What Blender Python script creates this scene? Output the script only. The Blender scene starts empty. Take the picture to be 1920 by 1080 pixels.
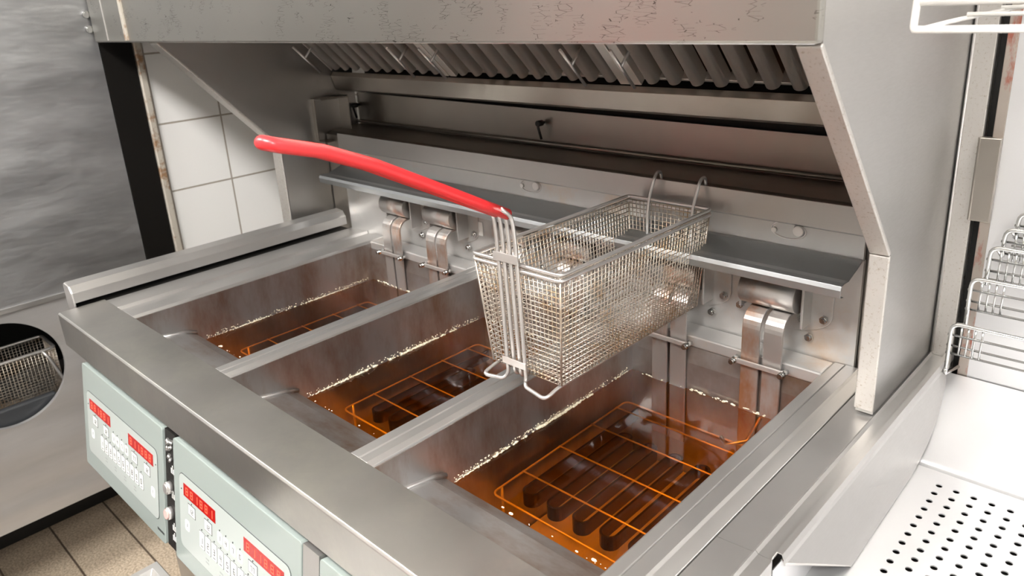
import bpy, bmesh, math, random
from mathutils import Vector, Matrix
random.seed(7)
S = bpy.context.scene
COL = S.collection
PI = math.pi

# ------------------------------------------------------------------ camera
cam_d = bpy.data.cameras.new('camera')
cam = bpy.data.objects.new('camera', cam_d)
COL.objects.link(cam)
yaw, pit, rol = math.radians(-44.749), math.radians(18.800), math.radians(-3.343)
fwd = Vector((math.sin(yaw) * math.cos(pit), math.cos(yaw) * math.cos(pit), -math.sin(pit)))
r0 = Vector((math.cos(yaw), -math.sin(yaw), 0))
u0 = r0.cross(fwd)
rv = r0 * math.cos(rol) + u0 * math.sin(rol)
uv = -r0 * math.sin(rol) + u0 * math.cos(rol)
cam.matrix_world = Matrix(((rv.x, uv.x, -fwd.x, 0), (rv.y, uv.y, -fwd.y, 0), (rv.z, uv.z, -fwd.z, 1.44), (0, 0, 0, 1)))
cam_d.sensor_width = 36
cam_d.lens = 36 * 1421.6 / 1920
cam_d.shift_y = -68.39 / 1920
cam_d.clip_start = 0.02
cam_d.dof.use_dof = True
cam_d.dof.focus_distance = 1.05
cam_d.dof.aperture_fstop = 9.0
S.camera = cam

# ------------------------------------------------------------------ world, view
w = bpy.data.worlds.new('world'); S.world = w; w.use_nodes = True
w.node_tree.nodes['Background'].inputs[0].default_value = (1.0, .985, .965, 1)
w.node_tree.nodes['Background'].inputs[1].default_value = 1.15
S.view_settings.view_transform = 'Standard'
S.view_settings.look = 'None'
S.view_settings.gamma = 1
S.view_settings.use_curve_mapping = False
S.view_settings.exposure = -0.15
LAMP = 56.0        # ceiling light panels
HEAT = 4.5        # lamp over the dump station

# ------------------------------------------------------------------ materials
def mat(name):
    m = bpy.data.materials.new(name); m.use_nodes = True
    return m, m.node_tree.nodes, m.node_tree.links, m.node_tree.nodes['Principled BSDF']

def coords(n, l, scale=(1, 1, 1), rot=(0, 0, 0)):
    tc = n.new('ShaderNodeTexCoord'); mp = n.new('ShaderNodeMapping')
    mp.inputs['Scale'].default_value = scale; mp.inputs['Rotation'].default_value = rot
    l.new(tc.outputs['Object'], mp.inputs['Vector'])
    return mp.outputs['Vector']

def noise(n, l, vec, scale, detail=3, rough=.55):
    t = n.new('ShaderNodeTexNoise'); t.inputs['Scale'].default_value = scale
    t.inputs['Detail'].default_value = detail; t.inputs['Roughness'].default_value = rough
    l.new(vec, t.inputs['Vector']); return t.outputs['Fac']

def ramp(n, l, fac, stops):
    r = n.new('ShaderNodeValToRGB'); e = r.color_ramp.elements
    e[0].position, e[0].color = stops[0][0], (*stops[0][1], 1) if len(stops[0][1]) == 3 else stops[0][1]
    e[1].position, e[1].color = stops[-1][0], (*stops[-1][1], 1)
    for p, c in stops[1:-1]:
        k = e.new(p); k.color = (*c, 1)
    l.new(fac, r.inputs['Fac']); return r.outputs['Color']

def g(v): return (v, v, v)

def steel(name, col=(.62, .60, .57), dark=.86, r0=.16, r1=.34, big=2.2, stretch=(1, 1, 1), grain=(90, 90, 90), bump=.00001, warp=0.0, scratch=False, spot=None, metal=.95, wscale=3.0):
    k = 1.0 if name in ('bright_pan_steel', 'filter_steel', 'oil_coated_vat_floor', 'element_steel', 'oil_rack_wire', 'black_strip_paint', 'rod_steel', 'rust_stained_trim', 'red_stained_post', 'mottled_flange_steel') else .76
    r0 = max(r0, .285); r1 = max(r1, r0 + .08)
    col = (col[0] * k, col[1] * k * 1.005, col[2] * k * 1.035)
    m, n, l, b = mat(name)
    b.inputs['Metallic'].default_value = metal
    v = coords(n, l, stretch)
    f = noise(n, l, v, big, 4)
    c1 = tuple(x * dark for x in col)
    base = ramp(n, l, f, [(.3, c1), (.7, col)])
    vg = coords(n, l, grain)
    f2 = noise(n, l, vg, 1.0, 4, .7)
    rr = n.new('ShaderNodeMapRange'); rr.inputs['To Min'].default_value = r0; rr.inputs['To Max'].default_value = r1
    rr.inputs['From Min'].default_value = .3; rr.inputs['From Max'].default_value = .7
    mx = n.new('ShaderNodeMath'); mx.operation = 'MULTIPLY_ADD'; mx.inputs[1].default_value = .5
    hf = n.new('ShaderNodeMath'); hf.operation = 'MULTIPLY'; hf.inputs[1].default_value = .5
    l.new(f, hf.inputs[0]); l.new(f2, mx.inputs[0]); l.new(hf.outputs[0], mx.inputs[2])
    l.new(mx.outputs[0], rr.inputs['Value']); l.new(rr.outputs['Result'], b.inputs['Roughness'])
    bp = n.new('ShaderNodeBump'); bp.inputs['Strength'].default_value = .35; bp.inputs['Distance'].default_value = bump
    l.new(f2, bp.inputs['Height'])
    last = bp
    if warp:
        f3 = noise(n, l, coords(n, l, stretch), wscale, 3 if wscale > 3 else 1)
        b2 = n.new('ShaderNodeBump'); b2.inputs['Strength'].default_value = 1; b2.inputs['Distance'].default_value = warp
        l.new(f3, b2.inputs['Height']); l.new(bp.outputs['Normal'], b2.inputs['Normal']); last = b2
    l.new(last.outputs['Normal'], b.inputs['Normal'])
    if scratch:
        # short dark scratches: thin iso-lines of stretched voronoi cells broken by noise
        acc = None
        for k, rot in enumerate((.35, -.7)):
            vv = coords(n, l, (46, 46, 260), (0, rot, .3 * k))
            vo = n.new('ShaderNodeTexVoronoi'); vo.feature = 'DISTANCE_TO_EDGE'; vo.inputs['Scale'].default_value = 1.0
            l.new(vv, vo.inputs['Vector'])
            lt = n.new('ShaderNodeMath'); lt.operation = 'LESS_THAN'; lt.inputs[1].default_value = .016
            l.new(vo.outputs['Distance'], lt.inputs[0])
            nz = noise(n, l, coords(n, l, (1, 1, 1), (0, 0, k)), 22, 3)
            gt = n.new('ShaderNodeMath'); gt.operation = 'GREATER_THAN'; gt.inputs[1].default_value = .60
            l.new(nz, gt.inputs[0])
            mu = n.new('ShaderNodeMath'); mu.operation = 'MULTIPLY'
            l.new(lt.outputs[0], mu.inputs[0]); l.new(gt.outputs[0], mu.inputs[1])
            if acc is None: acc = mu
            else:
                a = n.new('ShaderNodeMath'); a.operation = 'MAXIMUM'
                l.new(acc.outputs[0], a.inputs[0]); l.new(mu.outputs[0], a.inputs[1]); acc = a
        mixc = n.new('ShaderNodeMix'); mixc.data_type = 'RGBA'
        l.new(acc.outputs[0], mixc.inputs['Factor']); l.new(base, mixc.inputs['A'])
        mixc.inputs['B'].default_value = (.10, .095, .08, 1); base = mixc.outputs['Result']
    if spot:
        nz = noise(n, l, coords(n, l, spot[1]), spot[2], 5, .7)
        fac = ramp(n, l, nz, [(spot[3], g(0)), (spot[4], g(1))])
        mixc = n.new('ShaderNodeMix'); mixc.data_type = 'RGBA'
        l.new(fac, mixc.inputs['Factor']); l.new(base, mixc.inputs['A'])
        mixc.inputs['B'].default_value = (*spot[0], 1); base = mixc.outputs['Result']
    l.new(base, b.inputs['Base Color'])
    return m

def plain(name, col, rough=.5, metal=0, emit=None, es=0, spec=None):
    m, n, l, b = mat(name)
    b.inputs['Base Color'].default_value = (*col, 1); b.inputs['Roughness'].default_value = rough
    b.inputs['Metallic'].default_value = metal
    if emit:
        b.inputs['Emission Color'].default_value = (*emit, 1); b.inputs['Emission Strength'].default_value = es
    return m

M = {}
M['deck'] = steel('brushed_worktop_steel', (.66, .64, .59), .84, .30, .42, 6, grain=(260, 900, 60), bump=.000015, spot=((.56, .55, .49), (1, 1, 1), 7, .45, .80))
M['vat'] = steel('vat_steel', (.74, .72, .69), .80, .22, .36, 5.5, stretch=(1, 1.2, .5), grain=(18, 30, 9), warp=.012, spot=((.33, .23, .17), (1, 2.2, .8), 6.0, .40, .70), metal=.9)
M['vatfloor'] = steel('oil_coated_vat_floor', (.90, .78, .62), .62, .4, .6, 6, metal=.30)
M['hood'] = steel('hood_steel', (.56, .51, .44), .74, .22, .40, 2.6, grain=(40, 700, 700), warp=.012, metal=.9)
M['filter'] = steel('filter_steel', (.90, .83, .74), .90, .29, .36, 9, grain=(60, 60, 60), metal=.75)
M['hoodfront'] = steel('scratched_hood_front_steel', (.54, .52, .46), .84, .26, .40, 1.6, grain=(60, 60, 900), warp=.003, scratch=True)
M['side'] = steel('side_panel_steel', (.68, .66, .62), .84, .28, .46, 2.6, grain=(400, 60, 400), warp=.006)
M['flange'] = steel('mottled_flange_steel', (.62, .59, .54), .9, .34, .50, 3, grain=(200, 200, 200), spot=((.36, .30, .23), (1, 1, 1), 260, .56, .72), metal=.75)
M['sheet'] = steel('crumpled_grey_sheet', (.56, .56, .55), .66, .30, .50, 5.0, stretch=(1, .7, 2.4), grain=(60, 14, 60), bump=.0004, warp=.0045, metal=.85, wscale=6.0)
M['cab'] = steel('cabinet_steel', (.74, .72, .69), .72, .34, .52, 3.4, stretch=(1, .6, 3.2), grain=(30, 8, 90), bump=.0003, warp=.012, metal=.6)
M['bright'] = steel('bright_pan_steel', (.86, .855, .84), .92, .24, .42, 3, grain=(300, 300, 300), metal=.7)
M['plate'] = steel('plain_steel', (.70, .68, .64), .86, .22, .40, 6, grain=(400, 400, 60), warp=.004, metal=.8)
M['rear'] = steel('rear_panel_steel', (.76, .74, .70), .84, .28, .46, 7, grain=(60, 400, 400), warp=.004, spot=((.55, .43, .33), (1, 1, 1), 8, .54, .78), metal=.65)
M['shelf'] = steel('blue_grey_shelf_steel', (.58, .60, .59), .86, .26, .42, 5, grain=(60, 500, 500), warp=.003)
M['heater'] = steel('heat_stained_steel', (.74, .70, .65), .85, .24, .40, 9, grain=(400, 400, 40), spot=((.46, .24, .13), (1, 1, .5), 9, .48, .66), metal=.8)
M['wire'] = steel('basket_wire_steel', (.92, .82, .69), .80, .28, .40, 30, spot=((.42, .27, .13), (1, 1, 1), 16, .50, .72), metal=.75)
M['rod'] = steel('rod_steel', (.74, .71, .67), .9, .24, .36, 20, metal=.8)
M['chrome'] = plain('chrome_wire', (.72, .72, .71), .16, 1)
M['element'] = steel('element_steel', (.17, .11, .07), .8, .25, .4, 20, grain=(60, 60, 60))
M['rackwire'] = steel('oil_rack_wire', (.95, .80, .52), .9, .3, .4, 20, grain=(60, 60, 60), metal=.5)
M['red'] = plain('red_plastic_grip', (.78, .035, .04), .30)
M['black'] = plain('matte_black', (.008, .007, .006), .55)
M['blackstrip'] = steel('black_strip_paint', (.005, .004, .003), .7, .5, .6, 4)
M['blackstrip'].node_tree.nodes['Principled BSDF'].inputs['Specular IOR Level'].default_value = .2
M['blackstrip'].node_tree.nodes['Principled BSDF'].inputs['Metallic'].default_value = 0
M['tray'] = plain('dark_grey_plastic', (.035, .038, .042), .40)
M['panel'] = plain('sage_grey_panel', (.30, .345, .325), .38)
M['panel'].node_tree.nodes['Principled BSDF'].inputs['Coat Weight'].default_value = .3
M['membrane'] = plain('pale_keypad', (.43, .47, .45), .4)
M['key'] = plain('white_key', (.82, .83, .80), .4)
M['ink'] = plain('dark_ink', (.05, .055, .055), .5)
M['display'] = plain('red_display_window', (.32, .010, .008), .25, 0, (1, .02, .01), .12)
M['digit'] = plain('lit_red_digit', (.8, .05, .03), .4, 0, (1, .10, .05), 1.5)
M['white'] = plain('white_label', (.80, .79, .76), .5)
M['pinkcap'] = plain('pink_cap', (.75, .45, .42), .3)
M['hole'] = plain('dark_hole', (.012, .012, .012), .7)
M['lamp'] = plain('lit_diffuser', (1, 1, 1), .5, 0, (1.0, .975, .94), LAMP)
M['heat'] = plain('lit_lamp_glass', (1, 1, 1), .5, 0, (1.0, .97, .92), HEAT)
M['paint'] = plain('white_ceiling_paint', (.72, .70, .66), .8)
M['wallfar'] = plain('dull_wall_paint', (.50, .46, .40), .7)
M['rust'] = steel('rust_stained_trim', (.62, .57, .48), .9, .4, .55, 8, spot=((.34, .20, .11), (1, 1, 1), 22, .50, .62))
M['rust'].node_tree.nodes['Principled BSDF'].inputs['Metallic'].default_value = .4
M['rustpost'] = steel('red_stained_post', (.50, .44, .38), .9, .4, .55, 8, spot=((.42, .16, .12), (3, 3, 1), 14, .50, .62))
M['foam'] = plain('creamy_crust', (.84, .76, .58), .6)
M['redreflect'] = plain('red_block_paint', (.75, .03, .03), .4)

def tiles(name, base, grout, sx, sy, mode, off=(0, 0, 0), mortar=.012, rough=.15, speck=None, offset=0):
    m, n, l, b = mat(name)
    tc = n.new('ShaderNodeTexCoord'); sp = n.new('ShaderNodeSeparateXYZ'); cb = n.new('ShaderNodeCombineXYZ')
    ad = n.new('ShaderNodeVectorMath'); ad.operation = 'SUBTRACT'; ad.inputs[1].default_value = off
    l.new(tc.outputs['Object'], ad.inputs[0]); l.new(ad.outputs[0], sp.inputs[0])
    a, c = {'yz': ('Y', 'Z'), 'xy': ('X', 'Y'), 'xz': ('X', 'Z')}[mode]
    l.new(sp.outputs[a], cb.inputs['X']); l.new(sp.outputs[c], cb.inputs['Y'])
    br = n.new('ShaderNodeTexBrick'); br.offset = offset; br.inputs['Scale'].default_value = 1
    br.inputs['Brick Width'].default_value = sx; br.inputs['Row Height'].default_value = sy
    br.inputs['Mortar Size'].default_value = mortar * sx; br.inputs['Mortar Smooth'].default_value = .2
    br.inputs['Color1'].default_value = (*base, 1); br.inputs['Color2'].default_value = (*[x * .96 for x in base], 1)
    br.inputs['Mortar'].default_value = (*grout, 1)
    l.new(cb.outputs[0], br.inputs['Vector'])
    out = br.outputs['Color']
    if speck:
        f = noise(n, l, tc.outputs['Object'], speck[0], 3, .8)
        fc = ramp(n, l, f, [(.38, speck[1]), (.62, (1, 1, 1))])
        mx = n.new('ShaderNodeMix'); mx.data_type = 'RGBA'; mx.blend_type = 'MULTIPLY'; mx.inputs['Factor'].default_value = 1
        l.new(out, mx.inputs['A']); l.new(fc, mx.inputs['B']); out = mx.outputs['Result']
    l.new(out, b.inputs['Base Color']); b.inputs['Roughness'].default_value = rough
    bp = n.new('ShaderNodeBump'); bp.invert = True; bp.inputs['Distance'].default_value = .002
    l.new(br.outputs['Fac'], bp.inputs['Height']); l.new(bp.outputs['Normal'], b.inputs['Normal'])
    return m
M['tile'] = tiles('white_wall_tile', (.90, .89, .87), (.40, .36, .31), .172, .178, 'yz', (0, .775 - .172 * 4, 1.168 - .178 * 6), .014)
M['tileb'] = tiles('white_wall_tile_far', (.74, .73, .70), (.45, .42, .38), .2, .2, 'xz', (0, 0, 0), .012)
M['floor'] = tiles('speckled_floor_tile', (.66, .55, .42), (.16, .12, .09), 2.4, .153, 'xy', (-3.2, .35 - .153 * 3, 0), .0012, .5, (160, (.5, .47, .44)))

# tinted liquid: lets light through with an amber tint, mirrors at grazing angles
def oil_mat():
    m = bpy.data.materials.new('amber_oil'); m.use_nodes = True
    n, l = m.node_tree.nodes, m.node_tree.links
    n.clear()
    out = n.new('ShaderNodeOutputMaterial'); tr = n.new('ShaderNodeBsdfTransparent'); gl = n.new('ShaderNodeBsdfGlossy')
    tr.inputs['Color'].default_value = (.975, .50, .07, 1)
    gl.inputs['Roughness'].default_value = .04; gl.inputs['Color'].default_value = (1, 1, 1, 1)
    fr = n.new('ShaderNodeFresnel'); fr.inputs['IOR'].default_value = 1.47
    tc = n.new('ShaderNodeTexCoord')
    nz = noise(n, l, tc.outputs['Object'], 14, 2)
    bp = n.new('ShaderNodeBump'); bp.inputs['Distance'].default_value = .0008; bp.inputs['Strength'].default_value = .5
    l.new(nz, bp.inputs['Height']); l.new(bp.outputs['Normal'], gl.inputs['Normal'])
    mx = n.new('ShaderNodeMixShader'); l.new(fr.outputs[0], mx.inputs[0]); l.new(tr.outputs[0], mx.inputs[1]); l.new(gl.outputs[0], mx.inputs[2])
    l.new(mx.outputs[0], out.inputs['Surface'])
    return m
M['oil'] = oil_mat()

# ------------------------------------------------------------------ mesh helpers
class MB:
    def __init__(s): s.bm = bmesh.new(); s.mi = 0
    def _f(s, vs):
        try:
            f = s.bm.faces.new(vs); f.material_index = s.mi; return f
        except ValueError: return None
    def box(s, x0, x1, y0, y1, z0, z1):
        x0, x1 = sorted((x0, x1)); y0, y1 = sorted((y0, y1)); z0, z1 = sorted((z0, z1))
        v = [s.bm.verts.new(p) for p in ((x0, y0, z0), (x1, y0, z0), (x1, y1, z0), (x0, y1, z0), (x0, y0, z1), (x1, y0, z1), (x1, y1, z1), (x0, y1, z1))]
        for f in ((3, 2, 1, 0), (4, 5, 6, 7), (0, 1, 5, 4), (1, 2, 6, 5), (2, 3, 7, 6), (3, 0, 4, 7)): s._f([v[i] for i in f])
        return s
    def prism(s, pts, axis, a, b):
        """extrude a 2D polygon along an axis: 'x' -> pts are (y,z); 'y' -> (x,z); 'z' -> (x,y)"""
        def P(p, t): return {'x': (t, p[0], p[1]), 'y': (p[0], t, p[1]), 'z': (p[0], p[1], t)}[axis]
        A = [s.bm.verts.new(P(p, a)) for p in pts]; B = [s.bm.verts.new(P(p, b)) for p in pts]
        n = len(pts)
        for i in range(n): s._f([A[i], A[(i + 1) % n], B[(i + 1) % n], B[i]])
        s._f(A[::-1]); s._f(B)
        return s
    def sheet(s, pts, axis, a, b, t=.0015):
        """folded sheet metal: an open polyline given thickness t and extruded"""
        n = len(pts); nor = []
        for i in range(n):
            d = Vector((0, 0))
            if i > 0: d += (Vector(pts[i]) - Vector(pts[i - 1])).normalized()
            if i < n - 1: d += (Vector(pts[i + 1]) - Vector(pts[i])).normalized()
            d.normalize(); nor.append(Vector((-d.y, d.x)))
        off = [tuple(Vector(p) + k * t) for p, k in zip(pts, nor)]
        def P(p, q): return {'x': (q, p[0], p[1]), 'y': (p[0], q, p[1]), 'z': (p[0], p[1], q)}[axis]
        V = [[s.bm.verts.new(P(p, q)) for p in L] for q in (a, b) for L in (pts, off)]
        A, Ao, B, Bo = V
        for i in range(n - 1):
            s._f([A[i], A[i + 1], B[i + 1], B[i]]); s._f([Ao[i], Bo[i], Bo[i + 1], Ao[i + 1]])
            s._f([A[i], Ao[i], Ao[i + 1], A[i + 1]]); s._f([B[i], B[i + 1], Bo[i + 1], Bo[i]])
        s._f([A[0], B[0], Bo[0], Ao[0]]); s._f([A[-1], Ao[-1], Bo[-1], B[-1]])
        return s
    def tube(s, pts, r, seg=8, closed=False, fillet=0):
        pts = [Vector(p) for p in pts]
        if fillet:
            q = []
            n = len(pts)
            for i, p in enumerate(pts):
                if not closed and i in (0, n - 1): q.append(p); continue
                a, b = pts[i - 1], pts[(i + 1) % n]
                da, db = (a - p), (b - p)
                f = min(fillet, da.length * .49, db.length * .49)
                A, B = p + da.normalized() * f, p + db.normalized() * f
                for k in range(5):
                    t = k / 4; q.append(A * (1 - t) ** 2 + p * 2 * t * (1 - t) + B * t * t)
            pts = q
        n = len(pts); up = None; rings = []
        for i, p in enumerate(pts):
            if closed: d = (pts[(i + 1) % n] - pts[i - 1])
            else: d = pts[min(i + 1, n - 1)] - pts[max(i - 1, 0)]
            if d.length < 1e-9: d = Vector((0, 0, 1))
            d.normalize()
            if up is None:
                up = Vector((0, 0, 1)) if abs(d.z) < .9 else Vector((1, 0, 0))
            x = up - d * up.dot(d)
            if x.length < 1e-5: x = d.orthogonal()
            x.normalize(); up = x; y = d.cross(x)
            rings.append([s.bm.verts.new(p + (x * math.cos(2 * PI * k / seg) + y * math.sin(2 * PI * k / seg)) * r) for k in range(seg)])
        for i in range(n if closed else n - 1):
            a, b = rings[i], rings[(i + 1) % n]
            for k in range(seg):
                f = s._f([a[k], a[(k + 1) % seg], b[(k + 1) % seg], b[k]])
                if f: f.smooth = True
        if not closed: s._f(rings[0][::-1]); s._f(rings[-1])
        return s
    def cyl(s, a, b, r, seg=20, r2=None):
        a, b = Vector(a), Vector(b); d = (b - a).normalized(); x = d.orthogonal().normalized(); y = d.cross(x)
        r2 = r if r2 is None else r2
        R = [[s.bm.verts.new(c + (x * math.cos(2 * PI * k / seg) + y * math.sin(2 * PI * k / seg)) * q) for k in range(seg)] for c, q in ((a, r), (b, r2))]
        for k in range(seg):
            f = s._f([R[0][k], R[0][(k + 1) % seg], R[1][(k + 1) % seg], R[1][k]])
            if f: f.smooth = True
        s._f(R[0][::-1]); s._f(R[1]); return s
    def ribbon(s, pts, h, t):
        """flat bar standing on edge, following pts (x,y,z of its middle)"""
        n = len(pts); P = [Vector(p) for p in pts]; rows = []
        for i in range(n):
            d = P[min(i + 1, n - 1)] - P[max(i - 1, 0)]; d.normalize(); k = Vector((-d.y, d.x, 0)).normalized() * t / 2
            u = Vector((0, 0, h / 2))
            rows.append([s.bm.verts.new(q) for q in (P[i] - k - u, P[i] + k - u, P[i] + k + u, P[i] - k + u)])
        for i in range(n - 1):
            for j in range(4): s._f([rows[i][j], rows[i][(j + 1) % 4], rows[i + 1][(j + 1) % 4], rows[i + 1][j]])
        s._f(rows[0][::-1]); s._f(rows[-1]); return s
    def build(s, name, mats, parent=None, bevel=0, seg=2, smooth=False):
        bmesh.ops.recalc_face_normals(s.bm, faces=s.bm.faces)
        me = bpy.data.meshes.new(name); s.bm.to_mesh(me); s.bm.free()
        if not isinstance(mats, (list, tuple)): mats = [mats]
        for m in mats: me.materials.append(m)
        if smooth:
            for p in me.polygons: p.use_smooth = True
        o = bpy.data.objects.new(name, me); COL.objects.link(o)
        if parent:
            o.parent = parent
            o.matrix_parent_inverse = Matrix.Translation(-Vector(parent.location))
        if bevel:
            b = o.modifiers.new('bevel', 'BEVEL'); b.width = bevel; b.segments = seg; b.limit_method = 'ANGLE'; b.angle_limit = math.radians(35)
            b.harden_normals = False
        return o

def tag(o, label=None, cat=None, group=None, kind=None):
    if label: o['label'] = label
    if cat: o['category'] = cat
    if group: o['group'] = group
    if kind: o['kind'] = kind
    return o

def thing(name, loc, label, cat, group=None):
    o = bpy.data.objects.new(name, None); o.empty_display_size = .05; o.location = loc; COL.objects.link(o)
    return tag(o, label, cat, group)

def struct(o, label=None): return tag(o, label, None, None, 'structure')

def copy_thing(o, delta, label):
    """copies a thing and its parts (two levels), moved by delta"""
    r = o.copy(); COL.objects.link(r); r.location = Vector(o.location) + Vector(delta); r['label'] = label
    for ch in list(o.children):
        c = ch.copy(); COL.objects.link(c); c.parent = r; c.matrix_parent_inverse = ch.matrix_parent_inverse.copy()
        for gch in list(ch.children):
            d = gch.copy(); COL.objects.link(d); d.parent = c; d.matrix_parent_inverse = gch.matrix_parent_inverse.copy()
    return r

# ------------------------------------------------------------------ the room
struct(MB().box(-3.2, 3, -2.7, 1.5, -.1, 0).build('floor', M['floor']), 'speckled beige floor tiles with dark joints')
struct(MB().box(-3.2, 3, -2.6, 1.5, 2.6, 2.7).build('ceiling', M['paint']))
struct(MB().prism([(-2.9, -2.6), (-2.7, -2.6), (-2.7, .69), (-2.03, .69), (-2.03, 1.5), (-2.9, 1.5)], 'z', 0, 2.6).build('wall_left', M['tile']), 'white square wall tiles with grey grout')
struct(MB().box(-2.9, 3, 1.22, 1.4, 0, 2.6).build('wall_back', M['tileb']))

struct(MB().box(-3.2, 3, -2.75, -2.7, 0, 2.6).build('wall_front', M['wallfar']))
def ceiling_light(x, y, label, sx=.6, sy=.6):
    t = thing('ceiling_light', (x, y, 2.6), label, 'ceiling light', 'square ceiling lights over the aisle')
    f = MB()
    f.box(x - sx - .03, x + sx + .03, y - sy - .03, y - sy, 2.56, 2.6); f.box(x - sx - .03, x + sx + .03, y + sy, y + sy + .03, 2.56, 2.6)
    f.box(x - sx - .03, x - sx, y - sy, y + sy, 2.56, 2.6); f.box(x + sx, x + sx + .03, y - sy, y + sy, 2.56, 2.6)
    f.build('frame', M['paint'], t)
    MB().box(x - sx, x + sx, y - sy, y + sy, 2.575, 2.59).build('diffuser', M['lamp'], t)
ceiling_light(-1.9, -.55, 'lit ceiling light panel above the left end of the aisle', .45, .25)
ceiling_light(-.45, -.55, 'lit ceiling light panel above the middle of the aisle', .45, .25)
ceiling_light(1.1, -.55, 'lit ceiling light panel above the right end of the aisle', .45, .25)

o = MB().box(-2.3, 1.6, -1.3, .14, .001, .014).build('added_mat', M['black'], bevel=.004)  # added out of view so the front lip reflects something dark
tag(o, 'unseen black mat added in the aisle to darken the fryer lip', 'floor mat')
# unseen things added across the aisle for the steel to reflect
o = MB().box(-2.5, -2.28, -2.4, -2.1, .0, 2.3).build('added_red_block', M['redreflect'], bevel=.01)  # added out of view to give the hood front its red streak
tag(o, 'unseen tall red block added across the aisle for its reflection', 'added_red_block')
o = MB().box(-2.2, 2.0, -2.39, -1.75, .0, .9).build('added_counter', M['plate'], bevel=.01)  # added out of view as something for the steel to reflect
tag(o, 'unseen long steel block added across the aisle for reflections', 'added_counter')
M['darksteel'] = steel('dark_block_steel', (.22, .20, .18), .8, .3, .5, 3)
for x0, x1, nm in ((-1.75, -1.15, 'unseen dark steel block added right of the red one for reflections'), (-.35, .45, 'unseen wide dark steel block added mid far wall for reflections')):
    t = thing('added_dark_block', ((x0 + x1) / 2, -2.8, 0), nm, 'added_dark_block', 'dark blocks added across the aisle')
    MB().box(x0, x1, -2.59, -2.42, 0, 2.1).build('dark_block_body', M['darksteel'], t, bevel=.01)  # dark block added out of view to vary the hood reflections
    MB().box(x0 + .04, x0 + .07, -2.42, -2.40, .9, 1.6).build('door_handle', M['rod'], t, bevel=.004)

# ------------------------------------------------------------------ left: sheet, strip, cabinet
t = thing('steel_sheet', (-2.03, .2, .80), 'large wrinkled grey steel sheet at far left above the cutout cabinet', 'metal sheet')
MB().box(-2.035, -2.02, -.9, .672, .803, 2.3).build('sheet_panel', M['sheet'], t)
MB().box(-2.037, -2.014, -.9, .668, .795, .806).build('bottom_hem', M['plate'], t)
for z in (1.448, 1.414):
    m = MB(); m.cyl((-2.02, .659, z), (-2.014, .659, z), .0085, 16); m.cyl((-2.014, .659, z), (-2.0115, .659, z), .006, 16)
    m.build('rivet', M['chrome'], t)
o = MB().box(-2.03, -2.018, .674, .748, .70, 2.3).build('filler_strip', M['blackstrip'])
tag(o, 'tall black filler strip between the grey sheet and white tiles', 'filler strip')
m = MB().box(-2.03, -2.012, .750, .768, .70, 2.3)
o = m.build('trim_1', M['rust'], bevel=.003); struct(o, 'rust-stained edge trim beside the black strip')

# cabinet with round cutout
t = thing('holding_cabinet', (-2.25, .2, .0), 'steel cabinet at lower left with a round cutout in its side', 'cabinet')
m = MB()
cy, cz, R = .30, .642, .132
# side face with a round hole: outer rectangle joined to a circle by fan strips
ya, yb, za, zb = -.9, .66, .245, .795
N = 64
def edgept(a):
    c, s_ = math.cos(a), math.sin(a)
    k = min(((yb - cy) if c > 0 else (ya - cy)) / c if abs(c) > 1e-6 else 9, ((zb - cz) if s_ > 0 else (za - cz)) / s_ if abs(s_) > 1e-6 else 9)
    return cy + c * k, cz + s_ * k
angs = sorted([2 * PI * i / N for i in range(N)] + [math.atan2(z - cz, y - cy) % (2 * PI) for y in (ya, yb) for z in (za, zb)])
for X0, X1 in ((-2.022, -2.034),):
    I = []; O = []; I2 = []; O2 = []
    for a in angs:
        p = (cy + R * math.cos(a), cz + R * math.sin(a)); q = edgept(a)
        I.append(m.bm.verts.new((X0, *p))); O.append(m.bm.verts.new((X0, *q))); I2.append(m.bm.verts.new((X1, *p))); O2.append(m.bm.verts.new((X1, *q)))
    for i in range(len(angs)):
        j = (i + 1) % len(angs)
        m._f([I[i], O[i], O[j], I[j]]); m._f([I2[i], I2[j], O2[j], O2[i]]); m._f([I[i], I[j], I2[j], I2[i]]); m._f([O[i], O2[i], O2[j], O[j]])
m.build('side_panel', M['cab'], t)
MB().box(-2.50, -2.036, -.9, .66, .245, .26).build('cabinet_floor', M['cab'], t)
MB().box(-2.50, -2.036, -.9, .66, .78, .795).build('cabinet_top', M['cab'], t)
MB().box(-2.50, -2.485, -.9, .66, .262, .778).build('back_panel', M['black'], t)
MB().box(-2.50, -2.036, -.9, -.885, .262, .778).build('end_panel', M['cab'], t)
MB().box(-2.50, -2.036, .645, .66, .262, .778).build('end_panel', M['cab'], t)
MB().box(-2.50, -2.37, -.85, .62, .0, .243).build('gap_shade_block', M['black'], t)  # black block added to draw the dark gap under the cabinet
for y in (-.8, .6): MB().cyl((-2.08, y, 0), (-2.08, y, .243), .018, 14).build('leg', M['plate'], t)
MB().box(-2.47, -2.05, -.6, .58, .452, .462).build('inner_shelf', M['cab'], t)

def wire_grid(m, P, nu, nv, r, seg=4):
    """P(u,v)->point; wires along both directions"""
    for i in range(nu + 1):
        m.tube([P(i / nu, 0), P(i / nu, .5), P(i / nu, 1)], r, seg)
    for j in range(nv + 1):
        m.tube([P(0, j / nv), P(.5, j / nv), P(1, j / nv)], r, seg)

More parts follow.
